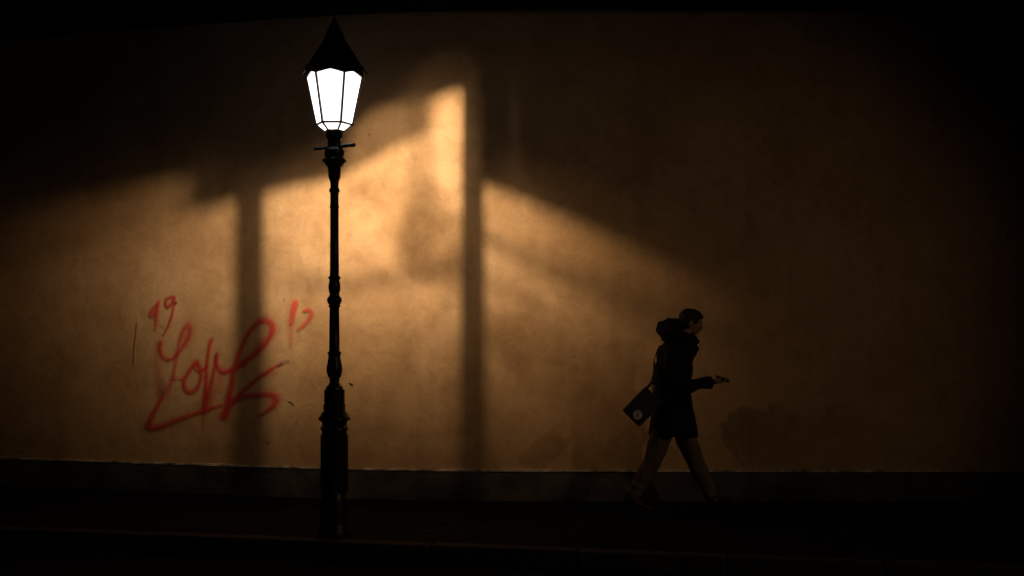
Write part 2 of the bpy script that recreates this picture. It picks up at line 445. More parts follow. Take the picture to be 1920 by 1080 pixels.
# ------------------------------------------------------------------ the street lamp
def street_lamp(x, y, label, group, main=True):
    T = empty('street_lamp', (x, y, 0))
    tag(T, label, 'street lamp', group)
    def prof(lst): return [(r / PXM, lz(py)) for r, py in lst]
    # pedestal, octagonal with raised panels
    p = MB()
    low = prof([(31, 1004), (31, 992), (29, 989), (27.5, 984), (26, 975), (26, 936), (25, 931), (23.4, 928), (23.4, 812), (23.4, 807), (26.5, 804), (26, 801), (23, 798), (23, 794), (24, 790), (28, 788), (30, 786), (30, 784), (27, 780), (24, 775), (23, 772), (20.5, 771), (20.5, 757)])
    low[0] = (low[0][0], 0.0)
    p.lathe(low, 24, rot=R(7.5))
    for i in range(8):
        a = R(7.5 + 45 * i); c = Vector((math.sin(a), math.cos(a), 0)) * (23.0 / PXM)
        z0, z1 = lz(922), lz(815)
        p.box(c + Vector((0, 0, (z0 + z1) / 2)), (.045, .018, z1 - z0), Matrix.Rotation(-a, 3, 'Z'))
        p.box(c * .9 + Vector((0, 0, (lz(758) + lz(728)) / 2)) * 1 - c * .18, (.03, .018, lz(730) - lz(755)), Matrix.Rotation(-a, 3, 'Z'))
    po = p.build('pedestal', M['iron'], T); m_ = po.modifiers.new('e', 'EDGE_SPLIT'); m_.split_angle = R(40)
    s = MB()
    s.lathe(prof([(18.5, 757.2), (18, 754), (16, 727), (15.5, 725), (12, 722), (8.6, 717), (10, 708), (13, 706), (12.5, 703), (14, 700), (15, 694), (14.6, 688), (12.5, 676), (11.2, 668), (11, 666), (13, 663), (13, 661), (10, 658), (9.7, 620), (9, 577), (11.3, 575), (11.3, 573), (10, 571.5), (12, 569), (14.2, 564), (13.6, 560), (10.5, 556), (9, 551), (10.5, 546), (11.6, 540), (11, 533), (9.2, 525), (11.8, 522), (11.6, 519.5), (8.6, 517), (8.1, 450), (7.9, 391), (8.9, 389), (8.9, 387), (7.9, 385), (7.8, 362), (9.5, 359.5), (10.2, 357.5), (9.2, 355), (7.8, 352), (8, 342), (9.2, 337), (11, 334.5), (11, 331), (11.6, 329), (12.6, 314), (16, 311), (17.5, 308)]), 20,
            flute=lambda i, z: (1 - .07 * (i % 2)) if (lz(657) < z < lz(578) or lz(516) < z < lz(392)) else 1)
    so = s.build('shaft', M['iron'], T)
    c = MB()
    c.lathe(prof([(17.4, 308.3), (20.2, 304), (20.2, 299), (17.8, 296), (17, 294.5), (18.8, 290), (19, 284), (17, 280), (13, 278), (12.4, 276), (12.4, 262), (15, 259), (16.2, 257), (16.2, 250), (17, 247.2)]), 20)
    for i in range(10):
        a = 2 * math.pi * i / 10; c.ball((.077 * math.sin(a), .077 * math.cos(a), lz(301.5)), .016, n=8)
    c.build('collar', M['iron'], T)
    # ladder bar with turned beads
    b = MB(); d = Vector((.87, -.49, 0)).normalized(); zb = lz(275.5)
    u0, u1 = -d * .178, d * .178
    b.bar(u0 + Vector((0, 0, zb)), u1 + Vector((0, 0, zb)), .017)
    for sgn in (-1, 1):
        for k_ in range(6):
            b.ball(d * sgn * (.072 + .0195 * k_) + Vector((0, 0, zb)), (.0195, .0195, .0165), n=10)
        b.ball(d * sgn * .182 + Vector((0, 0, zb)), .019, n=10)
    b.build('ladder_bar', M['worn'], T)
    # lantern frame
    AZ = [R(30.5 + 60 * k_) for k_ in range(6)]
    def hx(k_, r, z): a = AZ[k_ % 6]; return Vector((r * math.sin(a), r * math.cos(a), z))
    zt, zb1, zb0 = 3.512, lz(234), lz(246.5)
    rt, r1, r0 = 52.5 / PXM, 34 / PXM, 17.5 / PXM
    fr = MB()
    def bar_flat(mb, p, q, wt, wr_, az):
        tg = Vector((math.cos(az), -math.sin(az), 0)) * wt / 2; rd = Vector((math.sin(az), math.cos(az), 0)) * wr_ / 2
        mb.add([p - tg - rd, p + tg - rd, p + tg + rd, p - tg + rd, q - tg - rd, q + tg - rd, q + tg + rd, q - tg + rd], [(0, 1, 2, 3), (7, 6, 5, 4), (0, 4, 5, 1), (1, 5, 6, 2), (2, 6, 7, 3), (3, 7, 4, 0)])
    for k_ in range(6):
        a = AZ[k_]
        bar_flat(fr, hx(k_, rt, zt + .01), hx(k_, r1, zb1), (.0165, .0145, .0145, .0145, .0145, .0170)[k_], .0145, a)
        fr.bar(hx(k_, r1, zb1), hx(k_, r0, zb0), .012)
        fr.bar(hx(k_, r1, zb1), hx(k_ + 1, r1, zb1), .013)
        fr.bar(hx(k_, r0, zb0), hx(k_ + 1, r0, zb0), .012)
        fr.ball(hx(k_, r1, zb1), .011, n=8)
        # peaked skirt above each pane, a solid thin plate
        A, B = hx(k_, rt, zt), hx(k_ + 1, rt, zt); mid = (A + B) / 2
        up = Vector((0, 0, .045)); nrm = Vector((mid.x, mid.y, 0)).normalized() * .006
        pk = mid + Vector((0, 0, .028))
        lo = [A, A.lerp(pk, .5) + Vector((0, 0, .003)), pk, B.lerp(pk, .5) + Vector((0, 0, .003)), B]
        hi = [q.copy() for q in lo]
        for q in hi: q.z = zt + .082
        V = lo + hi; V = [q + nrm for q in V] + [q - nrm for q in V]
        Fc = []
        for j in range(4): Fc += [(j, j + 1, 6 + j, 5 + j), (10 + j, 15 + j, 16 + j, 11 + j), (j, 10 + j, 11 + j, j + 1)]
        fr.add(V, Fc)
    fr.lathe([(.066, zb0 - .012), (.072, zb0 - .004), (.066, zb0 + .002), (.03, zb0 + .008)], 12)
    fr.build('lantern_frame', M['iron'], T, False)
    # roof
    rr = MB(); RP = prof([(61, 140), (61.5, 138), (60, 136), (52, 128), (44, 116), (36, 102), (28, 90), (23, 82), (21.5, 79)]); V = []; Fc = []
    lift_ = [.040, .040, .034, .016, .006, 0, 0, 0, 0]
    for (r_, z_), up_ in zip(RP, lift_):
        for k_ in range(6):
            A, B2 = hx(k_, r_, z_), hx(k_ + 1, r_, z_)
            for t_ in (0, .25, .5, .75): V.append(A.lerp(B2, t_) + Vector((0, 0, up_ * math.sin(math.pi * t_))))
    for k_ in range(len(RP) - 1):
        for i in range(24):
            j = (i + 1) % 24; Fc.append((k_ * 24 + i, k_ * 24 + j, (k_ + 1) * 24 + j, (k_ + 1) * 24 + i))
    Fc.append(tuple(range((len(RP) - 1) * 24, len(RP) * 24))[::-1])
    rr.add(V, Fc)
    ro = rr.build('lantern_roof', M['iron'], T, False); m_ = ro.modifiers.new('t', 'SOLIDIFY'); m_.thickness = .003
    for k_ in range(6):
        rb_ = MB()
        pr = prof([(61.5, 138.5), (52.6, 127.5), (44.6, 115.5), (36.6, 101.5), (28.6, 89.5), (23, 81)])
        for (ra, za), (rb2, zb2) in zip(pr, pr[1:]): rb_.bar(hx(k_, ra, za), hx(k_, rb2, zb2), .009)
        rb_.build('roof_rib', M['iron'], ro, False)
    fi = MB(); fi.lathe(prof([(21.5, 80), (22, 77.5), (19.5, 74.5), (18.5, 70), (13.5, 57), (9, 48), (5, 40), (2.2, 34), (.4, 30.5)]), 6, rot=R(30.5))
    fi.build('finial', M['iron'], ro, False)
    # panes
    for k_ in range(6):
        A, B = hx(k_, rt * .985, zt), hx(k_ + 1, rt * .985, zt); pk = (A + B) / 2 + Vector((0, 0, .030))
        C, D = hx(k_ + 1, r1 * .985, zb1), hx(k_, r1 * .985, zb1)
        link('glass_pane', [A, pk, B, C, D], [(0, 4, 3, 2, 1)], M['glass'], T, False)
        A, B, C, D = hx(k_, r1 * .97, zb1), hx(k_ + 1, r1 * .97, zb1), hx(k_ + 1, r0, zb0), hx(k_, r0, zb0)
        link('lower_glass_pane', [A, B, C, D], [(0, 3, 2, 1)], M['glass'], T, False)
    # burner: stem, tray, gas mantle holder
    bu = MB(); s0 = 3.40
    bu.lathe([(.010, zb0), (.010, s0 - .105), (.018, s0 - .104), (.020, s0 - .100), (.016, s0 - .098), (.008, s0 - .094), (.006, s0 - .02), (.0075, s0 - .012), (.002, s0 - .0115)], 20)
    bu.build('burner', M['innermetal'], T)
    return T

lamp = street_lamp(LX, LY, 'black cast iron street lamp with lit six sided lantern, before the ochre wall', None)

# unseen beam mask added round the burner; its edge shapes light on the wall
SH = []
def cyl_point(px, py, r):
    """where the ray source -> wall point pierces the cylinder of radius r"""
    d = onwall(px, py) - SRC; h = math.hypot(d.x, d.y); t = r / h
    return SRC + d * t - Vector((LX, LY, 0))
def interp(tab, x):
    if x <= tab[0][0]: return tab[0][1]
    for (a, b), (c, d) in zip(tab, tab[1:]):
        if x <= c: return b + (d - b) * (x - a) / max(c - a, 1e-6)
    return tab[-1][1]
def sheet(name, xs, top, bot, r, mat, ztop=None, thick=0):
    v = []; f = []
    for x in xs:
        b = cyl_point(x, interp(bot, x), r)
        if ztop is not None: a = Vector((b.x, b.y, ztop))
        else: a = cyl_point(x, interp(top, x), r)
        v += [a, b]
    for i in range(len(xs) - 1): f.append((2 * i, 2 * i + 2, 2 * i + 3, 2 * i + 1))
    o = link(name, v, f, mat, lamp, False)
    if thick: m_ = o.modifiers.new('t', 'SOLIDIFY'); m_.thickness = thick; m_.offset = 1
    return o
CUT = [(-700, 560), (-100, 440), (0, 416), (340, 336), (343, 408), (440, 379), (500, 362), (620, 338), (640, 330), (655, 250), (700, 205), (760, 190), (800, 190), (862, 168), (868, 180), (876, 335), (1000, 385), (1100, 430), (1250, 500), (1400, 575), (1550, 640), (1800, 730), (2400, 900)]
xs = sorted(set([-700 + i * 20 for i in range(156)] + [340, 343, 862, 868, 876, 765, 780]))
xs = [x for x in xs if x <= 2400]
sheet('added_beam_mask', xs, None, CUT, .100, M['innermetal'], ztop=3.56, thick=.0015)
LOW = [(-700, 830), (0, 850), (300, 900), (600, 945), (950, 950), (1300, 915), (1600, 860), (2400, 800)]
v = []; f = []
for x in xs:
    p_ = cyl_point(x, interp(LOW, x), .098); v += [p_, Vector((p_.x, p_.y, 3.165))]
for i in range(len(xs) - 1): f.append((2 * i, 2 * i + 2, 2 * i + 3, 2 * i + 1))
o = link('added_lower_mask', v, f, M['innermetal'], lamp, False); m_ = o.modifiers.new('t', 'SOLIDIFY'); m_.thickness = .0015  # unseen sheet added to keep lantern light off the ground
# unseen street side of the added mask, closed to stop spill light
a0 = cyl_point(-700, 500, .1); a1 = cyl_point(2400, 500, .1)
t0 = math.atan2(a0.x, a0.y); t1 = math.atan2(a1.x, a1.y)
v = []; f = []; n_ = 40
for i in range(n_ + 1):
    a = t1 + (t0 + 2 * math.pi - t1) * i / n_
    v += [(.1 * math.sin(a), .1 * math.cos(a), 3.56), (.1 * math.sin(a), .1 * math.cos(a), 3.17)]
for i in range(n_): f.append((2 * i, 2 * i + 2, 2 * i + 3, 2 * i + 1))
o = link('added_street_mask', v, f, M['innermetal'], lamp, False)
m_ = o.modifiers.new('t', 'SOLIDIFY'); m_.thickness = .0015
fl_ = MB(); fl_.lathe([(.112, 3.160), (.112, 3.166)], 36); fl_.build('added_mask_floor', M['innermetal'], lamp, False)  # added disc, blocks the pool of light below the lantern
# unseen filters added inside the lantern, cut to put half tones on the wall
def beam_filter(x0, x1, top, bot, tr, r):
    n_ = max(3, int(abs(x1 - x0) / 20)); xs = [x0 + (x1 - x0) * i / n_ for i in range(n_ + 1)]
    sheet('added_beam_filter', xs, top, bot, r, tint(tr))
FULL = lambda x0, x1: (x0, x1, [(x0, 120), (x1, 120)], [(x0, 1400), (x1, 1400)])
beam_filter(-700, 342, [(-700, 500), (342, 300)], [(-700, 700), (0, 520), (342, 408)], .55, .096)
beam_filter(893, 2400, [(893, 340), (1000, 375), (2400, 800)], [(893, 425), (1000, 476), (1200, 552), (1400, 635), (2400, 1000)], .88, .096)
beam_filter(893, 2400, [(893, 425), (1000, 470), (1200, 545), (2400, 950)], [(893, 452), (1000, 512), (1200, 598), (2400, 1100)], .42, .0945)
beam_filter(640, 805, [(640, 150), (805, 150)], [(640, 336), (762, 268), (766, 262), (805, 250)], .16, .096)
beam_filter(758, 818, [(758, 150), (818, 150)], [(758, 490), (790, 520), (818, 440)], .52, .0945)
beam_filter(740, 880, [(740, 430), (800, 330), (880, 430)], [(740, 500), (800, 540), (880, 560)], .6, .093)
beam_filter(905, 1120, [(905, 590), (1010, 620), (1120, 690)], [(905, 650), (1010, 740), (1120, 770)], .66, .096)
beam_filter(640, 762, [(640, 345), (762, 285)], [(640, 352), (700, 400), (762, 470)], .75, .0925)
beam_filter(560, 1000, [(560, 560), (1000, 560)], [(560, 1400), (1000, 1400)], .85, .0985)
beam_filter(540, 870, [(540, 512), (640, 520), (760, 508), (870, 470)], [(540, 546), (640, 552), (760, 538), (870, 505)], .40, .0915)
beam_filter(912, 1090, [(912, 500), (1000, 560), (1090, 640)], [(912, 530), (1000, 600), (1090, 690)], .62, .0915)
beam_filter(744, 776, [(744, 575), (776, 610)], [(744, 700), (776, 700)], .72, .0915)
for i_, (y_, t_) in enumerate(((590, .80), (680, .72), (760, .68), (825, .6))):
    beam_filter(-700, 2400, [(-700, y_ - 60), (300, y_ - 10), (700, y_ + 20), (1200, y_), (2400, y_ - 60)], [(-700, 1400), (2400, 1400)], t_, .090 - i_ * .0015)
for i_, (x_, t_) in enumerate(((960, .90), (1040, .84), (1120, .70), (1220, .62), (1330, .28), (1450, .25))):
    beam_filter(*FULL(x_, 2400), t_, .084 - i_ * .0015)
for i_, (x_, t_) in enumerate(((430, .85), (290, .82), (200, .75), (120, .66), (50, .55))):
    beam_filter(*FULL(-700, x_), t_, .084 - i_ * .0015)

def lampdata(name, typ, power, colr, rad):
    d = bpy.data.lights.new(name, typ); d.energy = power; d.color = colr
    d.shadow_soft_size = rad
    return d
for nm_, pw_, rad_ in (('gas_flame', 400, .0052), ('mantle_glow', 135, .024)):
    ld = lampdata(nm_, 'POINT', pw_, (1, .75, .50), rad_)
    lo = bpy.data.objects.new(nm_, ld); col.objects.link(lo); lo.parent = lamp; lo.location = (0, 0, 3.40)

# second lamp across the street, out of the picture, whose light throws the walker's shadow
def floodlight(x, y, z, tgt):
    T = empty('flood_lamp', (x, y, -.1))
    tag(T, 'shaded flood lamp on a thin pole across the street', 'flood lamp')
    p = MB(); p.lathe([(.09, 0), (.09, .05), (.045, .08), (.035, z + .1 + .1), (.01, z + .22)], 16); p.build('pole', M['iron'], T)
    d = (Vector(tgt) - Vector((x, y, z))).normalized()
    h = MB(); base = Vector((0, 0, z + .1)) + d * .12
    q = d.to_track_quat('Z', 'Y').to_matrix()
    prof_ = [(.03, -.06), (.05, -.055), (.075, 0), (.115, .10), (.120, .10), (.08, -.01), (.055, -.07), (.03, -.075)]
    hh = MB(); hh.lathe(prof_, 20); h.add([q @ v_ + base for v_ in hh.v], hh.f[:-2]); h.build('lamp_shade', M['iron'], T)
    s = lampdata('flood_beam', 'SPOT', 360, (1, .66, .38), .16); s.spot_size = R(34); s.spot_blend = 1.0
    so = bpy.data.objects.new('flood_beam', s); col.objects.link(so); so.parent = T
    so.location = base + d * .05; so.rotation_euler = d.to_track_quat('-Z', 'Y').to_euler()
    return T
floodlight(9.9, -.7, 6.2, (0.4, 9.86, .8))

# ------------------------------------------------------------------ the walker
PX, PY = 1.40, 9.25
def per(o):
    return o
body = MB()
hr = Matrix.Rotation(R(16), 3, 'Y')          # head pitched down towards the phone
HC = Vector((.150, 0, 1.640))
def hp(x, y, z): return HC + hr @ Vector((x, y, z))
# skull + face
body.ball(hp(-.012, 0, .022), (.092, .072, .088), hr, 24)
body.loft([(hp(.01, 0, .04), .060, .082), (hp(.022, 0, -.02), .058, .070), (hp(.028, 0, -.065), .048, .058), (hp(.036, 0, -.100), .030, .040), (hp(.042, 0, -.112), .016, .022)], 20)
body.ball(hp(.082, 0, .022), (.016, .042, .012), hr)      # brow
body.loft([(hp(.088, 0, .014), .008, .008), (hp(.102, 0, -.016), .011, .012), (hp(.108, 0, -.030), .013, .012), (hp(.090, 0, -.038), .010, .010)], 10)  # nose
body.ball(hp(.084, 0, -.054), (.014, .022, .006), hr); body.ball(hp(.082, 0, -.066), (.013, .019, .007), hr)   # lips
body.ball(hp(.066, 0, -.098), (.020, .022, .014), hr)      # chin
for s in (-1, 1):
    body.ball(hp(.072, s * .032, -.022), (.016, .018, .018), hr)   # cheek
    body.ball(hp(-.008, s * .073, -.006), (.016, .008, .030), hr, 12)  # ear
body.loft([(Vector((.06, 0, 1.44)), .062, .062), (Vector((.085, 0, 1.50)), .056, .058), (Vector((.125, 0, 1.58)), .052, .055)], 16)
# trunk
trunk = [(-.01, .88, .16, .11), (-.02, .97, .155, .105), (-.02, 1.08, .14, .10), (-.01, 1.2, .155, .11), (0, 1.32, .17, .115), (.01, 1.40, .16, .10), (.03, 1.45, .10, .075), (.05, 1.48, .06, .06)]
body.loft([((x, 0, z), a, b) for x, z, a, b in trunk], 24)
# legs
def leg(mb, s, pts, sc_=1.0, y=.09):
    mb.loft([((x, s * yy, z), r * sc_, r * sc_) for x, yy, z, r in pts], 18)
REAR = [(-.03, .09, .92, .085), (-.09, .09, .75, .080), (-.150, .09, .58, .070), (-.198, .088, .44, .057), (-.262, .085, .33, .056), (-.335, .082, .21, .044), (-.395, .08, .12, .036)]
FRONT = [(.02, .09, .92, .085), (.085, .09, .75, .080), (.145, .09, .58, .070), (.205, .088, .43, .057), (.255, .085, .32, .056), (.305, .082, .21, .044), (.345, .08, .11, .036)]
leg(body, -1, REAR); leg(body, 1, FRONT)
body.loft([((-.395, -.08, .13), .026, .026), ((-.375, -.08, .105), .024, .020), ((-.30, -.08, .075), .026, .014), ((-.25, -.08, .055), .022, .010)], 12)
body.loft([((.345, .08, .12), .026, .026), ((.36, .08, .085), .024, .020), ((.43, .08, .085), .026, .014), ((.51, .08, .09), .022, .010)], 12)
# arms
ARM_R = [(-.02, -.17, 1.40, .055), (-.035, -.215, 1.30, .050), (-.03, -.24, 1.19, .044), (-.01, -.245, 1.11, .042), (.09, -.225, 1.105, .040), (.19, -.195, 1.12, .032), (.275, -.175, 1.135, .026)]
ARM_L = [(-.02, .17, 1.40, .055), (-.04, .215, 1.30, .050), (-.045, .24, 1.19, .044), (-.03, .245, 1.09, .042), (.03, .24, 1.01, .038), (.08, .235, .93, .032), (.11, .23, .88, .026)]
for A in (ARM_R, ARM_L): body.loft([((x, y, z), r, r) for x, y, z, r in A], 14)
# right hand, palm up under the phone, fingers curled round it
body.loft([(Vector((.265, -.176, 1.134)), .029, .026), (Vector((.30, -.172, 1.138)), .036, .026), (Vector((.34, -.168, 1.139)), .041, .021), (Vector((.368, -.165, 1.140)), .038, .014)], 14)
for k_, (oy, L1) in enumerate(((-.034, .030), (-.0115, .036), (.0115, .034), (.034, .027))):
    r0_ = .0082 - .0006 * (k_ == 3)
    p0 = Vector((.360, -.165 + oy, 1.139)); p1 = p0 + Vector((L1, oy * .18, -.004)); p2 = p1 + Vector((L1 * .62, oy * .05, .012)); p3 = p2 + Vector((L1 * .22, 0, .020))
    body.loft([(p0 - Vector((.02, 0, 0)), r0_, r0_), (p0, r0_ + .001, r0_), (p1, r0_, r0_), (p2, r0_ * .9, r0_ * .9), (p3, r0_ * .72, r0_ * .72), (p3 + Vector((0, 0, .004)), .003, .003)], 10)
tq = [Vector((.300, -.196, 1.142)), Vector((.322, -.216, 1.150)), Vector((.348, -.213, 1.163)), Vector((.372, -.198, 1.168)), Vector((.378, -.194, 1.168))]
body.loft([(p, r, r) for p, r in zip(tq, (.012, .0115, .0098, .008, .004))], 10, up=(0, 0, 1))
# left hand, relaxed beside the coat
body.loft([(Vector((.105, .232, .885)), .022, .024), (Vector((.125, .23, .85)), .015, .036), (Vector((.14, .228, .81)), .014, .040), (Vector((.15, .226, .785)), .011, .036)], 14)
for k_, o_ in enumerate((-.033, -.011, .011, .033)):
    p0 = Vector((.150 + o_ * .95, .227, .79 + o_ * .3)); L1 = (.034, .039, .036, .028)[3 - k_]
    p1 = p0 + Vector((.008 + o_ * .15, -.004, -L1)); p2 = p1 + Vector((.0, -.012, -L1 * .6)); p3 = p2 + Vector((-.006, -.016, -L1 * .3))
    body.loft([(p0 + Vector((0, 0, .012)), .0082, .0082), (p0, .0088, .0088), (p1, .008, .008), (p2, .0075, .0075), (p3, .0055, .0055)], 10)
body.loft([(Vector((.145, .225, .855)), .011, .011), (Vector((.168, .218, .835)), .010, .010), (Vector((.180, .212, .808)), .007, .007)], 10)
B = remesh(body, 'person', M['skin'], None, .0042, 2)
B.location = (PX, PY, 0)
tag(B, 'person in dark coat and khaki trousers striding right, looking down at a phone', 'person')
for s in (-1, 1):
    e = MB(); e.ball(hp(.071, s * .031, .000), .0115, n=12); e.build('eye', plain('eye', (.35, .33, .3), .2), B)

wr = lambda s1, a: (lambda c: a * noise.noise(Vector((c.x * s1, c.y * s1, c.z * s1 * .75))) + a * .5 * noise.noise(Vector((c.x * s1 * 2.3 + 7, c.y * s1 * 2.3, c.z * s1 * 1.4))))
# trousers
tr = MB()
def legs_scaled(pts, s):
    out = []
    for i, (x, y, z, r) in enumerate(pts):
        rr = (.100, .096, .088, .077, .073, .066, .060)[i]
        out.append(((x, s * y, z), rr * .93, rr))
    tr.loft(out, 22)
legs_scaled(REAR[:-1] + [(-.385, .08, .135, .05)], -1); legs_scaled(FRONT[:-1] + [(.338, .08, .125, .05)], 1)
tr.loft([((-.005, 0, .80), .15, .12), ((-.01, 0, .90), .165, .12), ((-.02, 0, 1.0), .155, .115)], 24)
remesh(tr, 'trousers', M['trousers'], B, .008, 2, lambda c: wr(9, .009)(c) + .0035 * math.sin(c.z * 75 + c.x * 30 + 3 * noise.noise(c * 6)) * max(0, 1 - abs(c.z - .25) / .22))
# shoes
def shoe(ankle, heel, toe, y):
    d = (toe - heel).normalized(); nrm = Vector((-d.z, 0, d.x)); L_ = (toe - heel).length
    s = MB()
    P = [(.00, .022, .030, .03), (.10, .030, .034, .05), (.30, .036, .040, .045), (.55, .040, .033, .034), (.78, .046, .025, .027), (.93, .036, .018, .020), (1.0, .018, .010, .016)]
    s.loft([(heel + d * L_ * t + nrm * h + Vector((0, y, 0)), ra, rb) for t, ra, rb, h in P], 18)
    s.loft([(ankle + Vector((0, y, .035)), .044, .046), (ankle + Vector((0, y, 0)), .043, .048), ((heel + d * L_ * .22 + nrm * .05) + Vector((0, y, 0)), .040, .052)], 14)
    o = remesh(s, 'shoe', M['shoe'], B, .006, 2)
    w = MB(); pts = [(.0, .026), (.08, .034), (.3, .036), (.5, .038), (.75, .048), (.92, .038), (1.0, .018)]
    v_ = []; 
    for sgn in (-1, 1):
        for t, ra in (pts if sgn == 1 else pts[::-1]): v_.append(heel + d * L_ * t + Vector((0, y + sgn * ra, 0)))
    n2 = len(v_); w.add([q + nrm * .012 for q in v_] + [q - nrm * .006 for q in v_], [tuple(range(n2)), tuple(range(n2, 2 * n2))[::-1]] + [(i, (i + 1) % n2, n2 + (i + 1) % n2, n2 + i) for i in range(n2)])
    w.build('sole', M['strap'], o, False)
shoe(Vector((-.395, 0, .12)), Vector((-.425, 0, .075)), Vector((-.185, 0, .010)), -.08)
shoe(Vector((.345, 0, .11)), Vector((.318, 0, .018)), Vector((.590, 0, .085)), .08)
# coat: body, skirt and sleeves
ct = MB()
prof_c = [(-.203, .190, .665, .215), (-.205, .190, .70, .215), (-.200, .190, .78, .21), (-.190, .180, .86, .205), (-.178, .168, .94, .195), (-.178, .150, 1.02, .185), (-.178, .146, 1.07, .185), (-.180, .150, 1.12, .195), (-.172, .152, 1.20, .205), (-.155, .155, 1.29, .215), (-.138, .175, 1.37, .205), (-.118, .18, 1.43, .170), (-.075, .17, 1.47, .115), (-.03, .15, 1.50, .08)]
ct.loft([(((a + b) / 2, 0, z), hw, (b - a) / 2, (0, 0, 1)) for a, b, z, hw in prof_c], 32)
SL = (.078, .076, .070, .066, .060, .055, .050)
for A in (ARM_R, ARM_L):
    ct.loft([((x, y, z), r, r) for (x, y, z, _), r in zip(A[:-1] + [(A[-1][0] + (.012 if A is ARM_R else 0), A[-1][1], A[-1][2] - .005, 0)], SL)], 18)
for sg_ in (-1, 1):
    ct.loft([((-.085, sg_ * .085, .668), .125, .122, (0, 0, 1)), ((-.075, sg_ * .085, .80), .122, .118, (0, 0, 1)), ((-.055, sg_ * .08, .93), .115, .112, (0, 0, 1)), ((-.04, sg_ * .07, 1.03), .10, .10, (0, 0, 1))], 20)
    ct.loft([((.072, sg_ * .08, .668), .120, .118, (0, 0, 1)), ((.07, sg_ * .08, .80), .12, .11, (0, 0, 1)), ((.04, sg_ * .07, 1.0), .10, .10, (0, 0, 1))], 20)
ct.ball((.0, -.165, 1.395), (.085, .075, .070)); ct.ball((.0, .165, 1.395), (.085, .075, .070))
def coat_disp(c):
    d = wr(8, .014)(c)
    if c.z > 1.0: d += .004 * math.sin(c.z * 60 + c.x * 25 + 4 * noise.noise(c * 5))
    else: d += .010 * math.sin(math.atan2(c.y, c.x) * 9 + 2 * noise.noise(c * 4)) * (1.0 - c.z) / .35
    return d
coat = remesh(ct, 'coat', M['coat'], B, .009, 2, coat_disp)
# pocket flaps, placket, buttons
for s in (-1, 1):
    pf = MB(); pf.box((.045, s * .222, .97), (.13, .018, .055), Matrix.Rotation(R(-s * 2), 3, 'Z'))
    bevel(pf.build('pocket_flap', M['hood'], coat, False), .006)
for i in range(4):
    bt = MB(); bt.ball((.150 + (.02 if i == 0 else 0), -.03, .86 + i * .14), (.006, .012, .012), n=10)
    bt.build('coat_button', M['phone'], coat)
cuff = MB(); cuff.loft([((.262, -.180, 1.129), .056, .056), ((.293, -.173, 1.132), .054, .054)], 18)
cf = cuff.build('cuff', M['hood'], coat)
# hood lying in folds on the back and shoulders
hd = MB()
hd.loft([((.10, -.11, 1.50), .045, .05), ((.02, -.125, 1.53), .055, .060), ((-.05, -.09, 1.565), .060, .065), ((-.085, 0, 1.585), .062, .068), ((-.05, .09, 1.565), .060, .065), ((.02, .125, 1.53), .055, .06), ((.10, .11, 1.50), .045, .05)], 18, up=(0, 0, 1))
hd.loft([((-.00, 0, 1.60), .10, .068), ((-.065, 0, 1.610), .09, .060), ((-.105, 0, 1.620), .065, .042), ((-.138, 0, 1.634), .025, .018)], 16)
hd.ball((.015, 0, 1.625), (.075, .085, .055))
hd.loft([((-.01, -.05, 1.60), .03, .035), ((-.035, -.04, 1.655), .026, .030), ((-.05, -.02, 1.672), .012, .014)], 12)
hd.loft([((-.03, 0, 1.50), .12, .07), ((-.05, 0, 1.56), .11, .07)], 16)
remesh(hd, 'hood', M['hood'], B, .008, 2, lambda c: wr(14, .014)(c))
# scarf
sf = MB()
n_ = 14; rg = []
for i in range(n_ + 1):
    a = 2 * math.pi * i / n_; rg.append(((.095 + .088 * math.cos(a), .088 * math.sin(a), 1.505 - .018 * math.cos(a)), .040, .042, (-math.sin(a), math.cos(a), 0)))
sf.loft(rg, 14, up=(0, 0, 1))
sf.loft([((.10, 0, 1.50), .11, .085), ((.140, -.01, 1.445), .10, .072), ((.16, -.02, 1.39), .085, .052), ((.150, -.02, 1.34), .05, .02)], 18)
remesh(sf, 'scarf', M['scarf'], B, .007, 2, lambda c: .007 * math.sin(c.z * 95 + 5 * noise.noise(c * 9)) + wr(18, .006)(c))
# hair
hm = MB()
hm.ball(hp(-.020, 0, .036), (.097, .079, .086), hr, 24)
hm.ball(hp(-.045, 0, -.010), (.070, .070, .070), hr, 20)
hm.loft([(hp(-.02, 0, .085), .07, .045), (hp(.045, 0, .088), .058, .030), (hp(.085, 0, .066), .045, .018)], 16)
for s in (-1, 1): hm.ball(hp(.025, s * .068, .030), (.022, .009, .034), hr, 12)
hair = remesh(hm, 'hair', M['hair'], B, .005, 1, lambda c: .0015 * noise.noise(Vector((c.x * 60, c.y * 90, c.z * 50))) + .005 * noise.noise(c * 14))

# phone (rests in the hand, a thing of its own)
ph = MB(); ph.box((0, 0, 0), (.118, .066, .009)); P_ = ph.build('mobile_phone', M['phone'], None, False); bevel(P_, .003, 3)
P_.location = (PX + .392, PY - .166, 1.162); P_.rotation_euler = (R(24), R(17), 0)
tag(P_, 'black mobile phone held flat in the walking person\'s hand', 'phone')
s_ = MB(); s_.box((0, 0, .0052), (.108, .058, .0012)); s_.build('screen', M['screen'], P_, False)

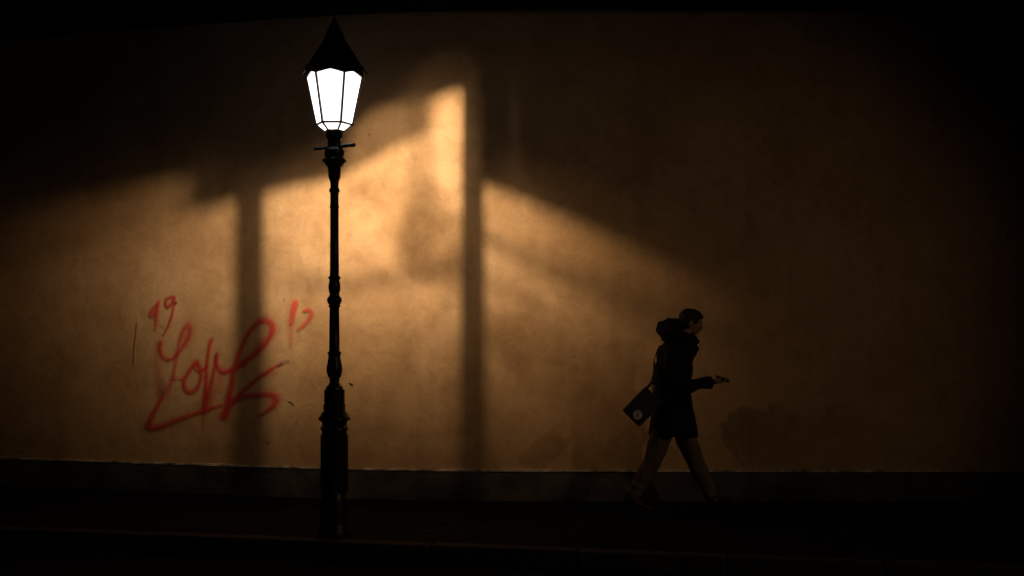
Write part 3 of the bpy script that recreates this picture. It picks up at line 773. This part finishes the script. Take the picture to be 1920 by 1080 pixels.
# messenger bag
def bp(px, py, Y): return Vector(((px - 960) / F * Y, Y, EYE - (py - 625) * Y / F))
BY = 8.985
cor = [(1213, 724), (1169, 769), (1196, 802), (1243, 757)]
Cc = [bp(a, b, BY) for a, b in cor]
ctr = sum(Cc, Vector()) / 4
ex = (Cc[0] - Cc[1]); ez = (Cc[2] - Cc[1])
bw, bh = ex.length, ez.length
ax = ex.normalized(); az_ = -(ez - ax * ez.dot(ax)).normalized(); ay = az_.cross(ax)
RB = Matrix((ax, ay, az_)).transposed()
BG = empty('messenger_bag', ctr); BG.rotation_mode = 'QUATERNION'; BG.rotation_quaternion = RB.to_quaternion()
tag(BG, 'dark blue grey messenger bag with round pale badge, hanging at the walker\'s hip', 'bag')
bm_ = MB(); bm_.box((0, .008, 0), (bw, .085, bh)); 
bo = bm_.build('bag_body', M['bag'], BG, False); bevel(bo, .016, 4)
sy = 1 if (RB @ Vector((0, 1, 0))).y > 0 else -1     # +1: local +y points away from the camera
fm = MB(); fm.box((0, -sy * .045, .004), (bw * .97, .012, bh * .96)); fm.box((0, -sy * .012, bh / 2 + .004), (bw * .97, .075, .010))
fo = fm.build('flap', M['bag'], BG, False); bevel(fo, .005, 3)
# badge: round print with ring and small mark
def disc(r0_, r1_, y, nm, mat, par, n=32, c=(0, 0)):
    v_ = []; f_ = []
    for i in range(n):
        a = 2 * math.pi * i / n
        v_ += [(c[0] + r0_ * math.cos(a), y, c[1] + r0_ * math.sin(a)), (c[0] + r1_ * math.cos(a), y, c[1] + r1_ * math.sin(a))]
    for i in range(n):
        j = (i + 1) % n; f_.append((2 * i, 2 * j, 2 * j + 1, 2 * i + 1))
    return link(nm, v_, f_, mat, par, False)
bc = bp(1195.5, 778, BY - .05) - ctr; bc = RB.inverted() @ bc
q = MB(); 
yb = -sy * .0525
hh = MB(); hh.lathe([(.0395, -.002), (.041, 0), (.0395, .002)], 32)
rotx = Matrix.Rotation(R(90), 3, 'X')
q.add([rotx @ v_ + Vector((bc.x, yb, bc.z)) for v_ in hh.v], hh.f)
bd = q.build('badge', M['badge'], BG, False)
mk = MB(); ym = yb - sy * .003
for a, b in (((-.004, -.020), (.006, .018)), ((.006, .018), (.013, .006)), ((-.016, -.002), (.014, .002)), ((-.012, -.012), (-.004, .008))):
    mk.bar((bc.x + a[0], ym, bc.z + a[1]), (bc.x + b[0], ym, bc.z + b[1]), .0042, .002)
mk.build('badge_mark', M['mark'], bd, False)
disc(.0350, .0375, ym, 'badge_ring', M['mark'], bd, c=(bc.x, bc.z))
# strap over the far shoulder
sp = [Vector(p) + Vector((PX, PY, 0)) for p in [(-.268, -.262, 1.085), (-.215, -.205, 1.14), (-.185, -.13, 1.22), (-.168, -.03, 1.33), (-.112, .07, 1.42), (-.05, .11, 1.48), (.03, .125, 1.505), (.13, .10, 1.45), (.160, .02, 1.35), (.145, -.11, 1.24), (.10, -.175, 1.15), (.02, -.205, 1.08), (-.07, -.222, 1.04), (-.13, -.26, 1.00)]]
cm = catmull([tuple(p) for p in sp], 6)
v_ = []; f_ = []
cen = Vector((PX, PY, 0))
for i, p in enumerate(cm):
    p = Vector(p); a = Vector(cm[max(i - 1, 0)]); b = Vector(cm[min(i + 1, len(cm) - 1)]); t = (b - a).normalized()
    out = Vector((p.x - cen.x, p.y - cen.y, .35 if p.z > 1.44 else 0)).normalized(); w = t.cross(out).normalized() * .019; o_ = w.cross(t).normalized() * .0015
    for sgn in ((-1, -1), (1, -1), (1, 1), (-1, 1)): v_.append(RB.inverted() @ (p + w * sgn[0] + o_ * sgn[1] - ctr))
for i in range(len(cm) - 1):
    for j in range(4): f_.append((4 * i + j, 4 * i + 4 + j, 4 * i + 4 + (j + 1) % 4, 4 * i + (j + 1) % 4))
link('strap', v_, f_, M['strap'], BG)
tb = MB(); cpt = bp(1225.5, 727, BY - .03); 
tb.box(RB.inverted() @ (cpt - ctr), (.026, .008, .055), RB.inverted().to_3x3() @ Matrix.Rotation(R(10), 3, 'Y'))
bevel(tb.build('strap_tab', M['buckle'], BG, False), .003)

# ------------------------------------------------------------------ sky, camera, render
w = bpy.data.worlds.new('World'); sc.world = w; w.use_nodes = True
nt = w.node_tree; bg = nt.nodes['Background']
sk = nt.nodes.new('ShaderNodeTexSky'); sk.sky_type = 'NISHITA'; sk.sun_disc = False
sk.sun_elevation = R(-6); sk.sun_rotation = R(200)
nt.links.new(sk.outputs[0], bg.inputs['Color']); bg.inputs['Strength'].default_value = .05

cd = bpy.data.cameras.new('camera'); co = bpy.data.objects.new('camera', cd); col.objects.link(co)
co.location = (0, 0, EYE); co.rotation_euler = (R(90), 0, 0)
cd.sensor_width = 36; cd.lens = 36 * F / 1920; cd.shift_y = (625 - 540) / 1920; cd.clip_end = 500
sc.camera = co
sc.view_settings.view_transform = 'Standard'; sc.view_settings.look = 'None'
sc.view_settings.exposure = 0; sc.view_settings.gamma = 1
sc.render.engine = 'CYCLES'
sc.cycles.use_denoising = True
try: sc.cycles.denoiser = 'OPENIMAGEDENOISE'
except Exception: pass
sc.cycles.transparent_max_bounces = 32
sc.cycles.max_bounces = 6
sc.cycles.sample_clamp_indirect = 2.0
sc.cycles.use_light_tree = True
